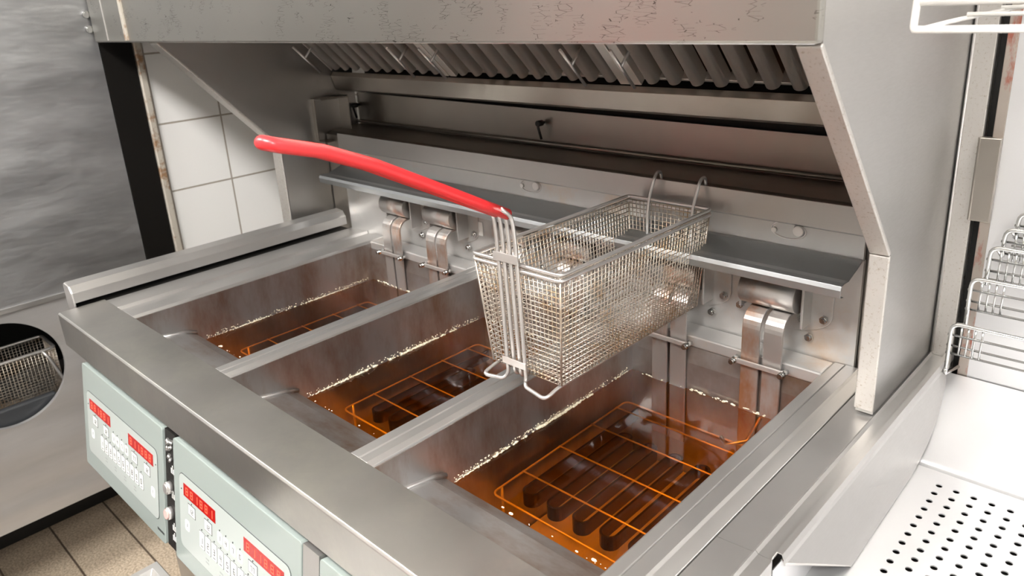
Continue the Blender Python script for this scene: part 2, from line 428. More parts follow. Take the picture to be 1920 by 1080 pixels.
# basket and tray seen through the cutout
t = thing('fry_basket', (-2.18, .25, .50), 'fry basket seen through the round cutout of the left cabinet', 'fry basket')
bx0, bx1, by0, by1, bz0, bz1 = -2.195, -2.085, .08, .430, .505, .652
m = MB()
def quad(a, b, c, d): return lambda u, v: (Vector(a) * (1 - u) + Vector(b) * u) * (1 - v) + (Vector(d) * (1 - u) + Vector(c) * u) * v
wire_grid(m, quad((bx1, by0, bz0), (bx1, by1, bz0), (bx1, by1, bz1), (bx1, by0, bz1)), 44, 20, .0008)
wire_grid(m, quad((bx0, by0, bz0), (bx0, by1, bz0), (bx0, by1, bz1), (bx0, by0, bz1)), 44, 20, .0008)
wire_grid(m, quad((bx0, by1, bz0), (bx1, by1, bz0), (bx1, by1, bz1), (bx0, by1, bz1)), 24, 20, .0008)
wire_grid(m, quad((bx0, by0, bz0), (bx1, by0, bz0), (bx1, by0, bz1), (bx0, by0, bz1)), 24, 20, .0008)
wire_grid(m, quad((bx0, by0, bz0), (bx1, by0, bz0), (bx1, by1, bz0), (bx0, by1, bz0)), 24, 40, .0008)
m.build('wire_mesh', M['wire'], t)
m = MB(); m.tube([(bx0, by0, bz1), (bx1, by0, bz1), (bx1, by1, bz1), (bx0, by1, bz1)], .004, 8, True, .012)
m.build('rim', M['rod'], t)
m = MB(); m.tube([(bx1, by1 - .03, bz1), (bx1 + .006, by1 - .02, bz1 - .02), (bx1 + .004, by1 + .005, bz0 + .04), (bx1 + .012, by1 + .02, bz0)], .004, 8); m.build('hook', M['rod'], t)
m = MB(); m.prism([(-2.070, .548), (-2.045, .552), (-2.042, .475), (-2.070, .465)], 'y', .06, .400)
o = m.build('plastic_tray', M['tray'], bevel=.006); tag(o, 'dark grey plastic tray in front of the basket inside the cutout', 'tray')

# ------------------------------------------------------------------ the fryer
FR = thing('deep_fryer', (-.95, .65, 0), 'long steel deep fryer with three open vats of oil', 'fryer')
VATS = [(-1.458, -1.120), (-1.075, -.746), (-.700, -.374)]
Y0, Y1 = .437, .998     # vat opening front seam and rear rim
m = MB()
m.prism([(.350, .832), (.3515, .832), (.3515, .8985), (.437, .8985), (.437, .900), (.353, .900), (.350, .897)], 'x', -1.600, -.319)
m.prism([(-1.600, .352), (-1.600, .832), (-1.5985, .832), (-1.5985, .352)][:0] or [(.352, .832), (.437, .832), (.437, .8985), (.352, .8985)], 'x', -1.600, -1.5985)
m.build('front_worktop', M['deck'], FR, bevel=.0012)
# rims between and around the vats
m = MB()
m.box(-1.600, -1.545, .4375, 1.037, .8805, .8965)
m.prism([(-1.545, .888), (-1.541, .8995), (-1.532, .8995), (-1.528, .893), (-1.505, .893), (-1.500, .8985), (-1.462, .8985), (-1.458, .894), (-1.458, .870), (-1.545, .870)], 'y', .4375, 1.037)
m.build('left_rim', M['plate'], FR, bevel=.001)
for (a, b) in ((-1.120, -1.075), (-.746, -.700)):
    c = a + .019
    m = MB()
    m.prism([(a, .870), (a, .896), (a + .003, .899), (c, .899), (c + .0015, .896), (c + .003, .899), (b - .010, .899), (b - .002, .8955), (b, .890), (b, .870)], 'y', .4375, 1.037)
    m.build('divider', M['plate'], FR, bevel=.0008)
m = MB()
m.prism([(-.374, .870), (-.374, .896), (-.371, .899), (-.3575, .899), (-.3562, .896), (-.355, .8995), (-.338, .8995), (-.334, .898), (-.3185, .894), (-.3185, .870)], 'y', .4375, 1.037)
m.build('right_rim', M['plate'], FR, bevel=.0008)
m = MB()
for (a, b) in VATS: m.box(a - .001, b + .001, Y1 - .006, 1.037, .878, .8985)
m.build('rear_ledge', M['rear'], FR, bevel=.003)

OZ = .803
for i, (a, b) in enumerate(VATS):
    m = MB(); t_ = .002
    w_ = b - a
    # tub made of side walls, front shelf and slope, back wall and floor
    prof = [(.4375, .846), (.525, .832), (.545, .824), (.561, .805), (.566, .780), (.585, .64), (.985, .64), (.989, .85), (.993, .878)]
    m.sheet(prof, 'x', a + .0005, b - .0005, -.002)
    for x0, x1 in ((a - .0005, a + .0012), (b - .0012, b + .0005)):
        m.prism([(.4375, .70), (.4375, .893), (.995, .893), (.993, .62), (.58, .62)], 'x', x0, x1)
    vt = m.build('vat', M['vat'], FR)
    m = MB(); m.box(a + .003, b - .003, .590, .982, .6405, .6425); m.build('vat_floor', M['vatfloor'], vt)
    # soft fillet where the shelf meets the left wall
    m = MB(); m.tube([(a + .002, .44, .846), (a + .003, .525, .8335), (a + .006, .548, .826)], .0042, 10); m.build('vat_fillet', M['vat'], vt)

# back panel with heater mounts
m = MB(); m.box(-1.600, -.345, 1.038, 1.046, .868, 1.062)
m.build('rear_panel', M['rear'], FR)
m = MB()
m.sheet([(1.0375, 1.0635), (1.034, 1.0605), (.990, 1.046), (.975, 1.0475), (.967, 1.046), (.965, 1.041), (.966, 1.031), (.976, 1.029)], 'x', -1.600, -.346, -.0015)
m.build('drip_shelf', M['shelf'], FR, bevel=.0006)
m = MB(); m.box(-1.604, -.346, 1.038, 1.044, 1.0625, 1.099)
m.build('fascia', M['rear'], FR)
m = MB(); m.sheet([(1.0375, 1.097), (1.034, 1.100), (1.034, 1.138), (1.038, 1.138)], 'x', -1.606, -.346, -.0015)
st = m.build('hanger_strip', M['side'], FR, bevel=.0006)
for x in (-.968, -.455):
    m = MB()
    pts = [(x + .026 * math.cos(a_) * (1 if abs(math.cos(a_)) < 2 else 1), 1.0375, 1.088 + .013 * math.sin(a_)) for a_ in [2 * PI * k / 28 for k in range(28)]]
    m.tube(pts, .0012, 6, True)
    m.cyl((x + .016, 1.038, 1.090), (x + .016, 1.033, 1.090), .009, 20, .0075)
    m.cyl((x - .021, 1.038, 1.086), (x - .021, 1.034, 1.086), .004, 14)
    m.build('latch_boss', M['rod'], FR)
for x in (-1.545, -1.53):
    m = MB(); m.cyl((x, 1.0378, 1.085 - (x + 1.545)), (x, 1.033, 1.085 - (x + 1.545)), .004, 12); m.build('screw', M['rod'], FR)
m = MB(); m.box(-1.141, -1.110, 1.0365, 1.0379, .961, .991); tag(m.build('sticker', M['white'], FR), 'white paper sticker')

def heater(cx, vx0, vx1, mirror):
    """element leads, cover and mount on the rear panel, centred on cx"""
    h = MB()
    # two strap bars rising from the oil and bending back to the panel
    for s_ in (-1, 1):
        x0 = cx + s_ * .0175 - .0145; x1 = x0 + .029
        h.sheet([(.982, .70), (.982, .944), (.9828, .950), (.9848, .956), (.988, .961), (.993, .966), (.999, .969), (1.006, .971), (1.030, .973)], 'x', x0, x1, -.0045)
    hh = h.build('heating_element', M['heater'], FR, bevel=.001)
    m = MB(); m.box(cx - .040, cx + .040, .974, .9775, .884, .892); m.build('clamp_plate', M['rod'], hh, bevel=.001)
    for s_ in (-1, 1):
        m = MB(); m.cyl((cx + s_ * .039, .986, .888), (cx + s_ * .039, .968, .888), .0055, 6); m.cyl((cx + s_ * .039, .968, .888), (cx + s_ * .039, .964, .888), .004, 12); m.build('bolt', M['chrome'], hh)
    # half-round cover
    m = MB(); n = 16
    prof = [(1.020 - .030 * math.sin(PI * k / n) , .997 + .026 * math.cos(PI * k / n)) for k in range(n + 1)]
    prof = [(1.036, 1.023)] + prof + [(1.036, .971)]
    m.prism(prof, 'x', cx - .046, cx + .040)
    c = m.build('element_cover', M['heater'], FR)
    for p in c.data.polygons:
        if abs(p.normal.x) < .5: p.use_smooth = True
    # angled bracket beside it, base plate on the panel
    m = MB(); m.box(cx + .046, cx + .050, 1.005, 1.037, .951, 1.045); m.build('element_bracket', M['plate'], FR, bevel=.001)
    m = MB(); m.box(cx - .054, cx - .050, 1.012, 1.037, .962, 1.030); m.build('element_bracket', M['plate'], FR, bevel=.001)
    m = MB()
    ang = [PI + PI * k / 16 for k in range(17)]
    pts = [(cx - .075, 1.045)] + [(cx + .003 + .078 * math.cos(a_), .968 + .035 * math.sin(a_)) for a_ in ang] + [(cx + .081, 1.045)]
    m.prism(pts, 'y', 1.0355, 1.0379); m.build('mounting_plate', M['rear'], FR, bevel=.0007)
    for dx, dz in ((-.062, -.02), (.070, -.012), (.038, -.018), (-.035, -.014), (.050, -.045)):
        m = MB(); m.cyl((cx + dx, 1.036, .975 + dz), (cx + dx, 1.026, .975 + dz), .004, 12); m.cyl((cx + dx, 1.0345, .975 + dz), (cx + dx, 1.0295, .975 + dz), .0062, 6); m.build('stud', M['chrome'], FR)
    return hh
HC = [(-1.358, -1.203), (-.990, -.832), (-.622, -.461)]
for i, (a, b) in enumerate(VATS):
    for j, cx in enumerate(HC[i]):
        hh = heater(cx, a, b, j)
    # serpentine element lying in the oil, fixed to the leads
    m = MB(); ez = .728; nl = 6; x0 = a + .022; x1 = b - .018; pitch = (x1 - x0) / nl
    for k in range(nl):
        xa = x0 + k * pitch; xb = xa + pitch * .52
        yf, yr = .672, .885
        r = (xb - xa) / 2; cxm = (xa + xb) / 2
        pts = [(xa, yr, ez)] + [(cxm + r * math.cos(PI + PI * q / 10), yf + r + r * math.sin(PI + PI * q / 10) * 1.0, ez) for q in range(11)] + [(xb, yr, ez)]
        m.ribbon(pts, .022, .0035)
        if k < nl - 1:
            xc = xa + pitch; r2 = (xc - xb) / 2; c2 = (xb + xc) / 2
            m.ribbon([(c2 + r2 * math.cos(PI - PI * q / 10), yr + r2 * math.sin(PI - PI * q / 10), ez) for q in range(11)], .022, .0035)
    m.ribbon([(x0, .885, ez), (x0, .975, ez)], .022, .0035)
    m.ribbon([(x1 - pitch * .48, .885, ez), (x1 - pitch * .48, .975, ez)], .022, .0035)
    m.build('element_coil', M['element'], FR)
    # temperature probe between the leads
    m = MB(); m.tube([(a + .245, .98, .80), (a + .24, .95, .772), (a + .215, .93, .765), (a + .20, .945, .765)], .0035, 8); m.build('probe', M['heater'], FR)

# front panels, body and fittings
n_pl = Vector((0, -.205, .035)).normalized(); v_pl = Vector((0, -.035, -.205)).normalized(); o_pl = Vector((0, .352, .815))
def pp(x, v, d=0):
    return Vector((x, 0, 0)) + o_pl + v_pl * v + n_pl * d * 1
def pbox(m, x0, x1, v0, v1, d0, d1):
    V = [m.bm.verts.new(pp(x, v, d)) for d in (d0, d1) for x, v in ((x0, v0), (x1, v0), (x1, v1), (x0, v1))]
    for f in ((3, 2, 1, 0), (4, 5, 6, 7), (0, 1, 5, 4), (1, 2, 6, 5), (2, 3, 7, 6), (3, 0, 4, 7)): m._f([V[i] for i in f])
def prr(m, x0, x1, v0, v1, d0, d1, r):
    pts = []
    for cx, cv, a0 in ((x1 - r, v0 + r, -PI / 2), (x1 - r, v1 - r, 0), (x0 + r, v1 - r, PI / 2), (x0 + r, v0 + r, PI)):
        for k in range(5): a_ = a0 + PI / 2 * k / 4; pts.append((cx + r * math.cos(a_), cv + r * math.sin(a_)))
    A = [m.bm.verts.new(pp(x, v, d0)) for x, v in pts]; B = [m.bm.verts.new(pp(x, v, d1)) for x, v in pts]
    n = len(pts)
    for i in range(n): m._f([A[i], A[(i + 1) % n], B[(i + 1) % n], B[i]])
    m._f(A[::-1]); m._f(B)
SEG = {'0': 'abcdef', '1': 'bc', '2': 'abged', '3': 'abgcd', '4': 'fgbc', '5': 'afgcd', '6': 'afgedc', '7': 'abc', '8': 'abcdefg', '9': 'abcdfg', '-': 'g'}
def glyph(m, ch, x, v, w_, h, d, t):
    S7 = {'a': (0, 0, w_, t), 'g': (0, h / 2 - t / 2, w_, h / 2 + t / 2), 'd': (0, h - t, w_, h), 'f': (0, 0, t, h / 2), 'b': (w_ - t, 0, w_, h / 2), 'e': (0, h / 2, t, h), 'c': (w_ - t, h / 2, w_, h)}
    for s_ in SEG[ch]:
        a0, b0, a1, b1 = S7[s_]; pbox(m, x + a0, x + a1, v + b0, v + b1, d, d + .0003)
def control_panel(px, w_, full=True):
    m = MB(); prr(m, px, px + w_, .0, .208, -.018, 0, .006)
    cp = m.build('control_panel', M['panel'], FR, bevel=.0012)
    if not full: return
    m = MB(); prr(m, px + .0215, px + .3515, .0475, .1745, .0, .0005, .012); m.build('keypad_border', M['ink'], cp)
    m = MB(); prr(m, px + .0225, px + .3505, .0485, .1735, .0, .0009, .0115); m.build('keypad', M['membrane'], cp)
    for k, (x0, txt) in enumerate(((.038, '88 81'), (.229, '8--88'))):
        m = MB(); pbox(m, px + x0, px + x0 + .106, .0615, .0822, .0, .0014); m.build('display', M['display'], cp)
        m = MB()
        for q, ch in enumerate(['8', '1', '1', '8', '8', '8'] if k else ['8', '8', '1', '8', '8', '1']):
            glyph(m, ch, px + x0 + .008 + q * .0163, .0655, .0082, .0125, .0014, .0016)
        m.build('display_digits', M['digit'], cp)
    for x in (.065, .120, .308, .254):
        m = MB(); pbox(m, px + x - .0125, px + x + .0125, .089, .108, .0009, .0012); m.mi = 1; pbox(m, px + x - .0112, px + x + .0112, .0902, .1068, .0012, .0015)
        m.mi = 0
        for q, ch in enumerate('12' if x != .254 else '77'): glyph(m, ch, px + x - .006 + q * .0068, .0955, .0045, .0075, .0015, .0009)
        m.build('key', [M['ink'], M['key']], cp)
    for q, x in enumerate((.157, .176, .197, .218)):
        m = MB(); m.mi = 1; prr(m, px + x - .0075, px + x + .0075, .090, .1075, .0009, .0013, .003); m.mi = 0
        glyph(m, '1470'[q], px + x - .0022, .095, .0045, .0075, .0013, .0009)
        m.build('key', [M['ink'], M['key']], cp)
    for q in range(10):
        x = .0985 + q * .0203
        m = MB(); prr(m, px + x - .0085, px + x + .0085, .1165, .1455, .0009, .0011, .002); m.mi = 1
        prr(m, px + x - .0078, px + x + .0078, .1172, .1448, .0011, .0014, .002); m.mi = 0
        glyph(m, '1234567890'[q], px + x - .0026, .1265, .0052, .0095, .0014, .0010)
        glyph(m, '-', px + x - .0035, .1365, .007, .009, .0014, .0010)
        m.build('key', [M['ink'], M['key']], cp)
    for x in (.048, .330):
        m = MB(); m.mi = 1; prr(m, px + x - .0075, px + x + .0075, .121, .139, .0009, .0013, .004); m.mi = 0
        glyph(m, '1', px + x - .003, .126, .004, .006, .0013, .0008)
        m.build('key', [M['ink'], M['key']], cp)
    m = MB()
    for x, v in [(.065, .0865), (.120, .0865), (.308, .0865), (.254, .0865), (.157, .0865), (.176, .0865), (.197, .0865), (.218, .0865), (.030, .0745), (.345, .0745)] + [(.0985 + q * .0203, .1135) for q in range(10)]:
        m.cyl(pp(px + x, v, .0009), pp(px + x, v, .0016), .0013, 8)
    m.build('indicator_dots', M['ink'], cp)
    m = MB()
    for q in range(9): pbox(m, px + .342 + q * .003, px + .3442 + q * .003, .188 + (q % 3) * .0004, .1925, .0, .0003)
    m.build('small_print', M['ink'], cp)
    m = MB()
    for q in range(4):
        for s_ in range(2):
            x = px + .11 + q * .045; pbox(m, x, x + .010, .154 + s_ * .006, .1562 + s_ * .006, .0009, .0011)
    m.build('panel_legend', plain('grey_print', (.35, .37, .36), .5), cp)
control_panel(-1.530, .3725)
control_panel(-1.117, .3745)
control_panel(-.702, .24, False)
m = MB(); pbox(m, -.7405, -.7045, .0, .206, -.02, -.001); m.build('front_stile', M['plate'], FR)
# dark recess with two round switches between the control panels
m = MB(); pbox(m, -1.156, -1.119, .0, .206, -.016, -.004); bk = m.build('switch_plate', M['black'], FR)
for v, mm in ((.097, 'rod'), (.142, 'pinkcap')):
    m = MB(); m.cyl(pp(-1.140, v, -.004), pp(-1.140, v, .004), .0105, 24, .010)
    o = m.build('switch', M['rod'], bk)
    m = MB(); m.cyl(pp(-1.140, v, .004), pp(-1.140, v, .006), .0085, 24, .0075)
    o = m.build('switch_cap', M[mm], bk)
    if mm == 'pinkcap': o['label'] = 'pinkish switch cap'
m = MB()
for v in (.066, .110, .167, .185):
    for q in range(3): pbox(m, -1.136 + q * .0045, -1.134 + q * .0045, v - .005 * (1 + q % 2), v + .004, -.004, -.0035)
m.build('switch_marks', M['key'], bk)
m = MB()
for q in range(14):
    x = -1.145 + random.random() * .018; v = .012 + random.random() * .035
    m.cyl(pp(x, v, -.004), pp(x + .003, v + .002, .001), .0035, 8, .002)
m.build('grease_build_up', M['plate'], bk)
# body behind the panels
m = MB(); m.box(-1.52, -.32, .43, 1.03, .10, .60)
m.build('fryer_body', M['plate'], FR, bevel=.004)
for x in (-1.45, -.36):
    for y in (.5, .95):
        m = MB(); m.cyl((x, y, 0), (x, y, .10), .02, 14); m.build('leg', M['plate'], FR)

# collecting pan hanging below the panels
t = thing('collecting_pan', (-.9, .12, .5), 'open steel pan with sloping sides below the control panels', 'pan')
m = MB()
px0, px1, py0, py1, zt, zb_ = -1.165, -.60, -.12, .300, .585, .47
ins = .012
O = [(px0, py0), (px1, py0), (px1, py1), (px0, py1)]
I = [(px0 + ins, py0 + ins), (px1 - ins, py0 + ins), (px1 - ins, py1 - ins), (px0 + ins, py1 - ins)]
B = [(px0 + .09, py0 + .09), (px1 - .09, py0 + .09), (px1 - .09, py1 - .09), (px0 + .09, py1 - .09)]
vo = [m.bm.verts.new((*p, zt)) for p in O]; vi = [m.bm.verts.new((*p, zt)) for p in I]; vb = [m.bm.verts.new((*p, zb_)) for p in B]
vo2 = [m.bm.verts.new((*p, zt - .012)) for p in O]; vb2 = [m.bm.verts.new((p[0], p[1], zb_ - .006)) for p in B]
for i in range(4):
    j = (i + 1) % 4
    m._f([vo[i], vo[j], vi[j], vi[i]]); m._f([vi[i], vi[j], vb[j], vb[i]]); m._f([vo[i], vo2[i], vo2[j], vo[j]]); m._f([vo2[i], vb2[i], vb2[j], vo2[j]])
m._f(vb); m._f(vb2[::-1])
m.build('basin', M['plate'], t, bevel=.001)
m = MB(); m.box(px0 + .04, px0 + .06, .05, .07, .0, .5); m.box(px1 - .06, px1 - .04, .05, .07, .0, .5); m.build('stand', M['plate'], t)

# oil, crust, racks
ol = ['dark amber oil filling the leftmost fryer vat', 'dark amber oil filling the middle fryer vat', 'bright amber oil filling the rightmost fryer vat']
rl = ['wire support rack under the oil in the leftmost vat', 'wire support rack under the oil in the middle vat', 'wire support rack under the oil in the rightmost vat']
for i, (a, b) in enumerate(VATS):
    m = MB(); nx, ny = 2, 2
    vs = [m.bm.verts.new(p) for p in ((a + .0013, .5635, OZ), (b - .0013, .5635, OZ), (b - .0013, .9865, OZ), (a + .0013, .9865, OZ))]
    m._f(vs)
    ot = thing('frying_oil', ((a + b) / 2, .77, OZ), ol[i], 'oil', 'pools of frying oil')
    m.build('oil_surface', M['oil'], ot)
    # crust of crumbs along the left wall and a few at the front
    rr = random.Random(11 + i); m = MB()
    y = .565
    while y < .975:
        k = math.sin((y - .56) / .41 * PI) * .8 + .35
        rad = (.0007 + rr.random() * .0016) * k * (1.0 if i else .6)
        if rr.random() < .55 + .4 * math.sin(y * 31 + i):
            c = Vector((a + .0016 + rad * .5, y, OZ + rad * .4 + rr.random() * .002))
            bmesh.ops.create_icosphere(m.bm, subdivisions=1, radius=rad, matrix=Matrix.Translation(c) @ Matrix.Diagonal((1, 1.8, 1, 1)))
        if rr.random() < .35:
            c = Vector((a + .0015, y, OZ + .003 + rr.random() * .006))
            bmesh.ops.create_icosphere(m.bm, subdivisions=1, radius=.0006 + rr.random() * .0007, matrix=Matrix.Translation(c))
        y += .0012
    for k in range(16):
        rad = .0005 + rr.random() ** 3 * .0022
        c = Vector((a + .02 + rr.random() * (b - a - .04), .566 + rr.random() * .004, OZ))
        bmesh.ops.create_icosphere(m.bm, subdivisions=1, radius=rad, matrix=Matrix.Translation(c) @ Matrix.Diagonal((1.8, 1, .7, 1)))
    for k in range(60):
        rad = .0006 + rr.random() * .0012
        c = Vector((a + .02 + rr.random() * (b - a - .04), .983, OZ + rr.random() * .004))
        bmesh.ops.create_icosphere(m.bm, subdivisions=1, radius=rad, matrix=Matrix.Translation(c) @ Matrix.Diagonal((2, 1, 1, 1)))
    tag(m.build('crumb_crust', M['foam'], ot), 'cream-coloured crust of crumbs', None, None, 'stuff')
    # rack
    rk = thing('support_rack', ((a + b) / 2, .78, .75), rl[i], 'wire rack', 'wire racks in the vats')
    m = MB(); z = .757; xa, xb, ya_, yb_ = a + .012, b - .012, .624, .955
    m.tube([(xa, ya_, z), (xb, ya_, z), (xb, yb_, z), (xa, yb_, z)], .0017, 6, True, .012); m.build('frame', M['rackwire'], rk)
    for y in (.69, .775, .857, .925):
        m = MB(); m.tube([(xa, y, z + .002), (xb, y, z + .002)], .0014, 6); m.build('cross_bar', M['rackwire'], rk)
    for x in (xa, xb):
        m = MB(); m.tube([(x, ya_ + .02, z), (x, ya_ + .02, .642)], .0022, 6); m.build('leg', M['rackwire'], rk)

# left guard rail on the worktop
t = thing('guard_rail', (-1.63, .7, .90), 'folded steel rail along the left edge of the fryer', 'rail')
m = MB(); m.sheet([(-1.6085, .906), (-1.6095, .926), (-1.620, .938), (-1.645, .941), (-1.652, .936), (-1.652, .860)], 'y', .385, 1.03, -.002)
m.build('rail_cap', M['plate'], t, bevel=.0008)
m = MB(); m.prism([(-1.652, .86), (-1.606, .86), (-1.6065, .907), (-1.609, .927), (-1.620, .9395), (-1.645, .942), (-1.652, .937)], 'y', .383, .3865); m.build('end_plate', M['rod'], t, bevel=.001)
m = MB(); m.box(-1.640, -1.603, .39, 1.03, .86, .895); m.build('gap_shade_strip', M['black'], t)  # black strip painting the dark gap between rail and worktop

# ------------------------------------------------------------------ hood
HD = thing('extraction_hood', (-.99, .92, 1.38), 'steel extraction hood with sloping cheeks over the fryer', 'hood')
XL0, XL1, XR0, XR1 = -1.722, -1.682, -.300, -.276
cheek = [(.922, .8995), (1.153, .8995), (1.153, 1.95), (.677, 1.95), (.677, 1.384), (.922, 1.120)]
for nm, x0, x1 in (('L', XL0, XL1), ('R', XR0, XR1)):
    m = MB(); m.prism(cheek, 'x', x0 + .001, x1 - .001)
    ck = m.build('side_panel', M['side'], HD)
    fw = .004
    # mottled front flange with a lapped joint at the bend
    m = MB()
    m.prism([(.9215, .905), (.9215, 1.118), (.9175, 1.1165), (.9175, .905)], 'x', x0, x1)
    m.prism([(.9215, 1.1215), (.677, 1.3845), (.673, 1.381), (.917, 1.1175)], 'x', x0, x1)
    m.build('edge_flange', M['flange'], ck, bevel=.0015)
m = MB(); m.box(-2.012, XR1, .664, .677, 1.384, 1.95)
ff = m.build('front_fascia', M['hoodfront'], HD, bevel=.003)
m = MB(); m.tube([(-2.012, .668, 1.3855), (XR1 - .004, .668, 1.3855)], .0022, 8); m.build('bottom_hem', M['rod'], ff)
m = MB()
m.box(-1.815, -1.800, .6605, .664, 1.388, 1.95); m.build('seam_strip', M['rust'], ff)
m = MB(); m.box(-1.925, -1.922, .6625, .664, 1.388, 1.95); m.build('seam_strip', M['rod'], ff)
m = MB(); m.box(-2.012, XR1, .677, 1.215, 1.95, 1.97); m.build('hood_roof', M['hood'], HD)
m = MB(); m.prism([(1.050, 1.0), (1.050, 1.128), (1.066, 1.134), (1.158, 1.139), (1.158, 1.0)], 'x', -1.679, -.303)
m.build('rear_ledge_cover', M['hood'], HD)
m = MB(); m.box(-1.679, -1.602, 1.048, 1.052, .87, 1.0); m.build('end_filler', M['hood'], HD)
m = MB(); m.box(-.344, -.303, 1.048, 1.052, .87, 1.0); m.build('end_filler', M['hood'], HD)
# back of the hood: reflective panels, rail under the filters
m = MB(); m.prism([(XL1, 1.139), (XR0, 1.139), (XR0, 1.205), (XL1, 1.2185)], 'y', 1.158, 1.166); m.build('rear_splash_panel', M['hood'], HD)
m = MB(); m.tube([(XL1, 1.152, 1.145), (XR0, 1.152, 1.145)], .004, 8); m.build('splash_seam', M['hood'], HD)
m = MB(); m.sheet([(1.150, 1.233), (1.112, 1.231), (1.098, 1.236), (1.088, 1.268), (1.094, 1.276), (1.10, 1.270)], 'x', XL1, XR0, .002)
m.build('grease_gutter', M['hood'], HD, bevel=.0008)
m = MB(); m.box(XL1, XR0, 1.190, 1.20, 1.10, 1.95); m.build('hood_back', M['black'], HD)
# inner left bracket
m = MB()
m.box(-1.687, -1.640, 1.100, 1.103, 1.112, 1.222); m.box(-1.687, -1.640, 1.022, 1.102, 1.216, 1.220); m.box(-1.687, -1.685, 1.022, 1.10, 1.112, 1.220)
m.box(-1.687, -1.645, 1.022, 1.100, 1.110, 1.114); m.box(-1.687, -1.670, 1.020, 1.024, 1.112, 1.220)
m.build('corner_bracket', M['hood'], HD, bevel=.001)
for x in (-1.033, -1.675):
    m = MB(); m.tube([(x, 1.157, 1.187), (x, 1.140, 1.187), (x, 1.138, 1.180), (x + .004, 1.142, 1.155)], .0028, 8); m.cyl((x, 1.150, 1.187), (x, 1.136, 1.187), .006, 12)
    m.build('fusible_hook', M['black'], HD)

m = MB(); m.tube([(-.2735, 1.1485, .903), (-.2735, 1.1485, 1.95)], .0018, 8); m.build('corner_bead', M['rod'], HD)
# grease filters: one built, two copied
def make_filter():
    L = .46; x0 = -1.236; x1 = -.774
    t = thing('grease_filter', (-1.005, 1.09, 1.278), 'baffle grease filter in the middle of the three under the hood', 'grease filter', 'baffle filters under the hood')
    # local frame: s runs up the slope (towards the cook), n points down-front
    c = math.cos(PI / 4)
    def P(x, s_, n_): return Vector((x, 1.092 - s_ * c - n_ * c, 1.280 + s_ * c - n_ * c))
    def fbox(m, xa, xb, s0, s1, n0, n1):
        V = [m.bm.verts.new(P(x, s_, n_)) for n_ in (n0, n1) for x, s_ in ((xa, s0), (xb, s0), (xb, s1), (xa, s1))]
        for f in ((3, 2, 1, 0), (4, 5, 6, 7), (0, 1, 5, 4), (1, 2, 6, 5), (2, 3, 7, 6), (3, 0, 4, 7)): m._f([V[i] for i in f])
    m = MB()
    fbox(m, x0, x0 + .020, 0, L, -.040, .0); fbox(m, x1 - .020, x1, 0, L, -.040, .0)
    fbox(m, x0 + .02, x1 - .02, L - .02, L, -.04, 0); fbox(m, x0 + .02, x1 - .02, .0, .006, -.040, -.012)
    m.build('filter_frame', M['filter'], t, bevel=.001)
    nb = 10; p = (x1 - x0 - .04) / nb
    for k in range(nb):
        xa = x0 + .02 + (k + .5) * p
        m = MB()
        # rounded U baffle opening away from the cook
        prof = []
        for q in range(9):
            a_ = PI * q / 8; prof.append((xa - .0112 * math.cos(a_), .0085 * math.sin(a_) - .008))
        prof = [(xa - .0112, -.024)] + prof + [(xa + .0112, -.024)]
        A = [m.bm.verts.new(P(x, .004, n_)) for x, n_ in prof]; B = [m.bm.verts.new(P(x, L - .02, n_)) for x, n_ in prof]
        for i in range(len(prof) - 1):
            f = m._f([A[i], A[i + 1], B[i + 1], B[i]])
            if f: f.smooth = True
        m._f(A[::-1])
        m.build('baffle', M['filter'], t)
        # inner baffle between, set deeper and facing the other way
        if k < nb - 1:
            m = MB(); xm = xa + p / 2
            pr = [(xm - .0125, -.022), (xm - .0125, -.038), (xm + .0125, -.038), (xm + .0125, -.022)]
            A = [m.bm.verts.new(P(x, .004, n_)) for x, n_ in pr]; B = [m.bm.verts.new(P(x, L - .02, n_)) for x, n_ in pr]
            for i in range(3): m._f([A[i], A[i + 1], B[i + 1], B[i]])
            m.build('inner_baffle', M['element'], t)  # dark colour puts the shade between the baffles into the steel
    for xa in (x0 + .036, x1 - .062):
        m = MB()
        m.tube([P(xa, .032, .030), P(xa, .125, .030)], .0028, 8)
        m.tube([P(xa, .085, .030), P(xa, .085, -.008)], .0028, 8)
        m.build('handle', M['rod'], t)
    return t
gf = make_filter()
copy_thing(gf, (-.466, 0, 0), 'baffle grease filter at the left end under the hood')
copy_thing(gf, (.466, 0, 0), 'baffle grease filter at the right end under the hood')

# ------------------------------------------------------------------ the hanging basket
t = thing('fry_basket', (-.65, .84, .945), 'empty wire fry basket with red handle hanging over the right vat', 'fry basket')
def lerp(a, b, u): return a + (b - a) * u
T = [(-.7265, .660, 1.104), (-.5735, .660, 1.104), (-.5700, 1.012, 1.104), (-.7215, 1.012, 1.104)]
Bm = [(-.7110, .668, .948), (-.5850, .668, .948), (-.5820, 1.000, .948), (-.7080, 1.000, .948)]
m = MB(); rw = .00085
wire_grid(m, quad(Bm[0], Bm[1], T[1], T[0]), 20, 22, rw)
wire_grid(m, quad(Bm[1], Bm[2], T[2], T[1]), 46, 22, rw)
wire_grid(m, quad(Bm[2], Bm[3], T[3], T[2]), 20, 22, rw)
wire_grid(m, quad(Bm[3], Bm[0], T[0], T[3]), 46, 22, rw)
wire_grid(m, quad(*Bm), 17, 44, rw)
m.build('wire_mesh', M['wire'], t)
for p, q in zip(T, Bm):
    m = MB(); m.tube([p, q], .0016, 6); m.build('corner_wire', M['wire'], t)
m = MB()
for dz, e in ((.0045, .0018), (-.0035, .0022)):
    m.tube([(p[0] + sx * e, p[1] + sy * e, p[2] + dz) for p, (sx, sy) in zip(T, ((-1, -1), (1, -1), (1, 1), (-1, 1)))], .0027, 8, True, .008)
m.build('rim', M['rod'], t)
cx = -.656; offs = (-.0165, -.0055, .0055, .0165)
m = MB()
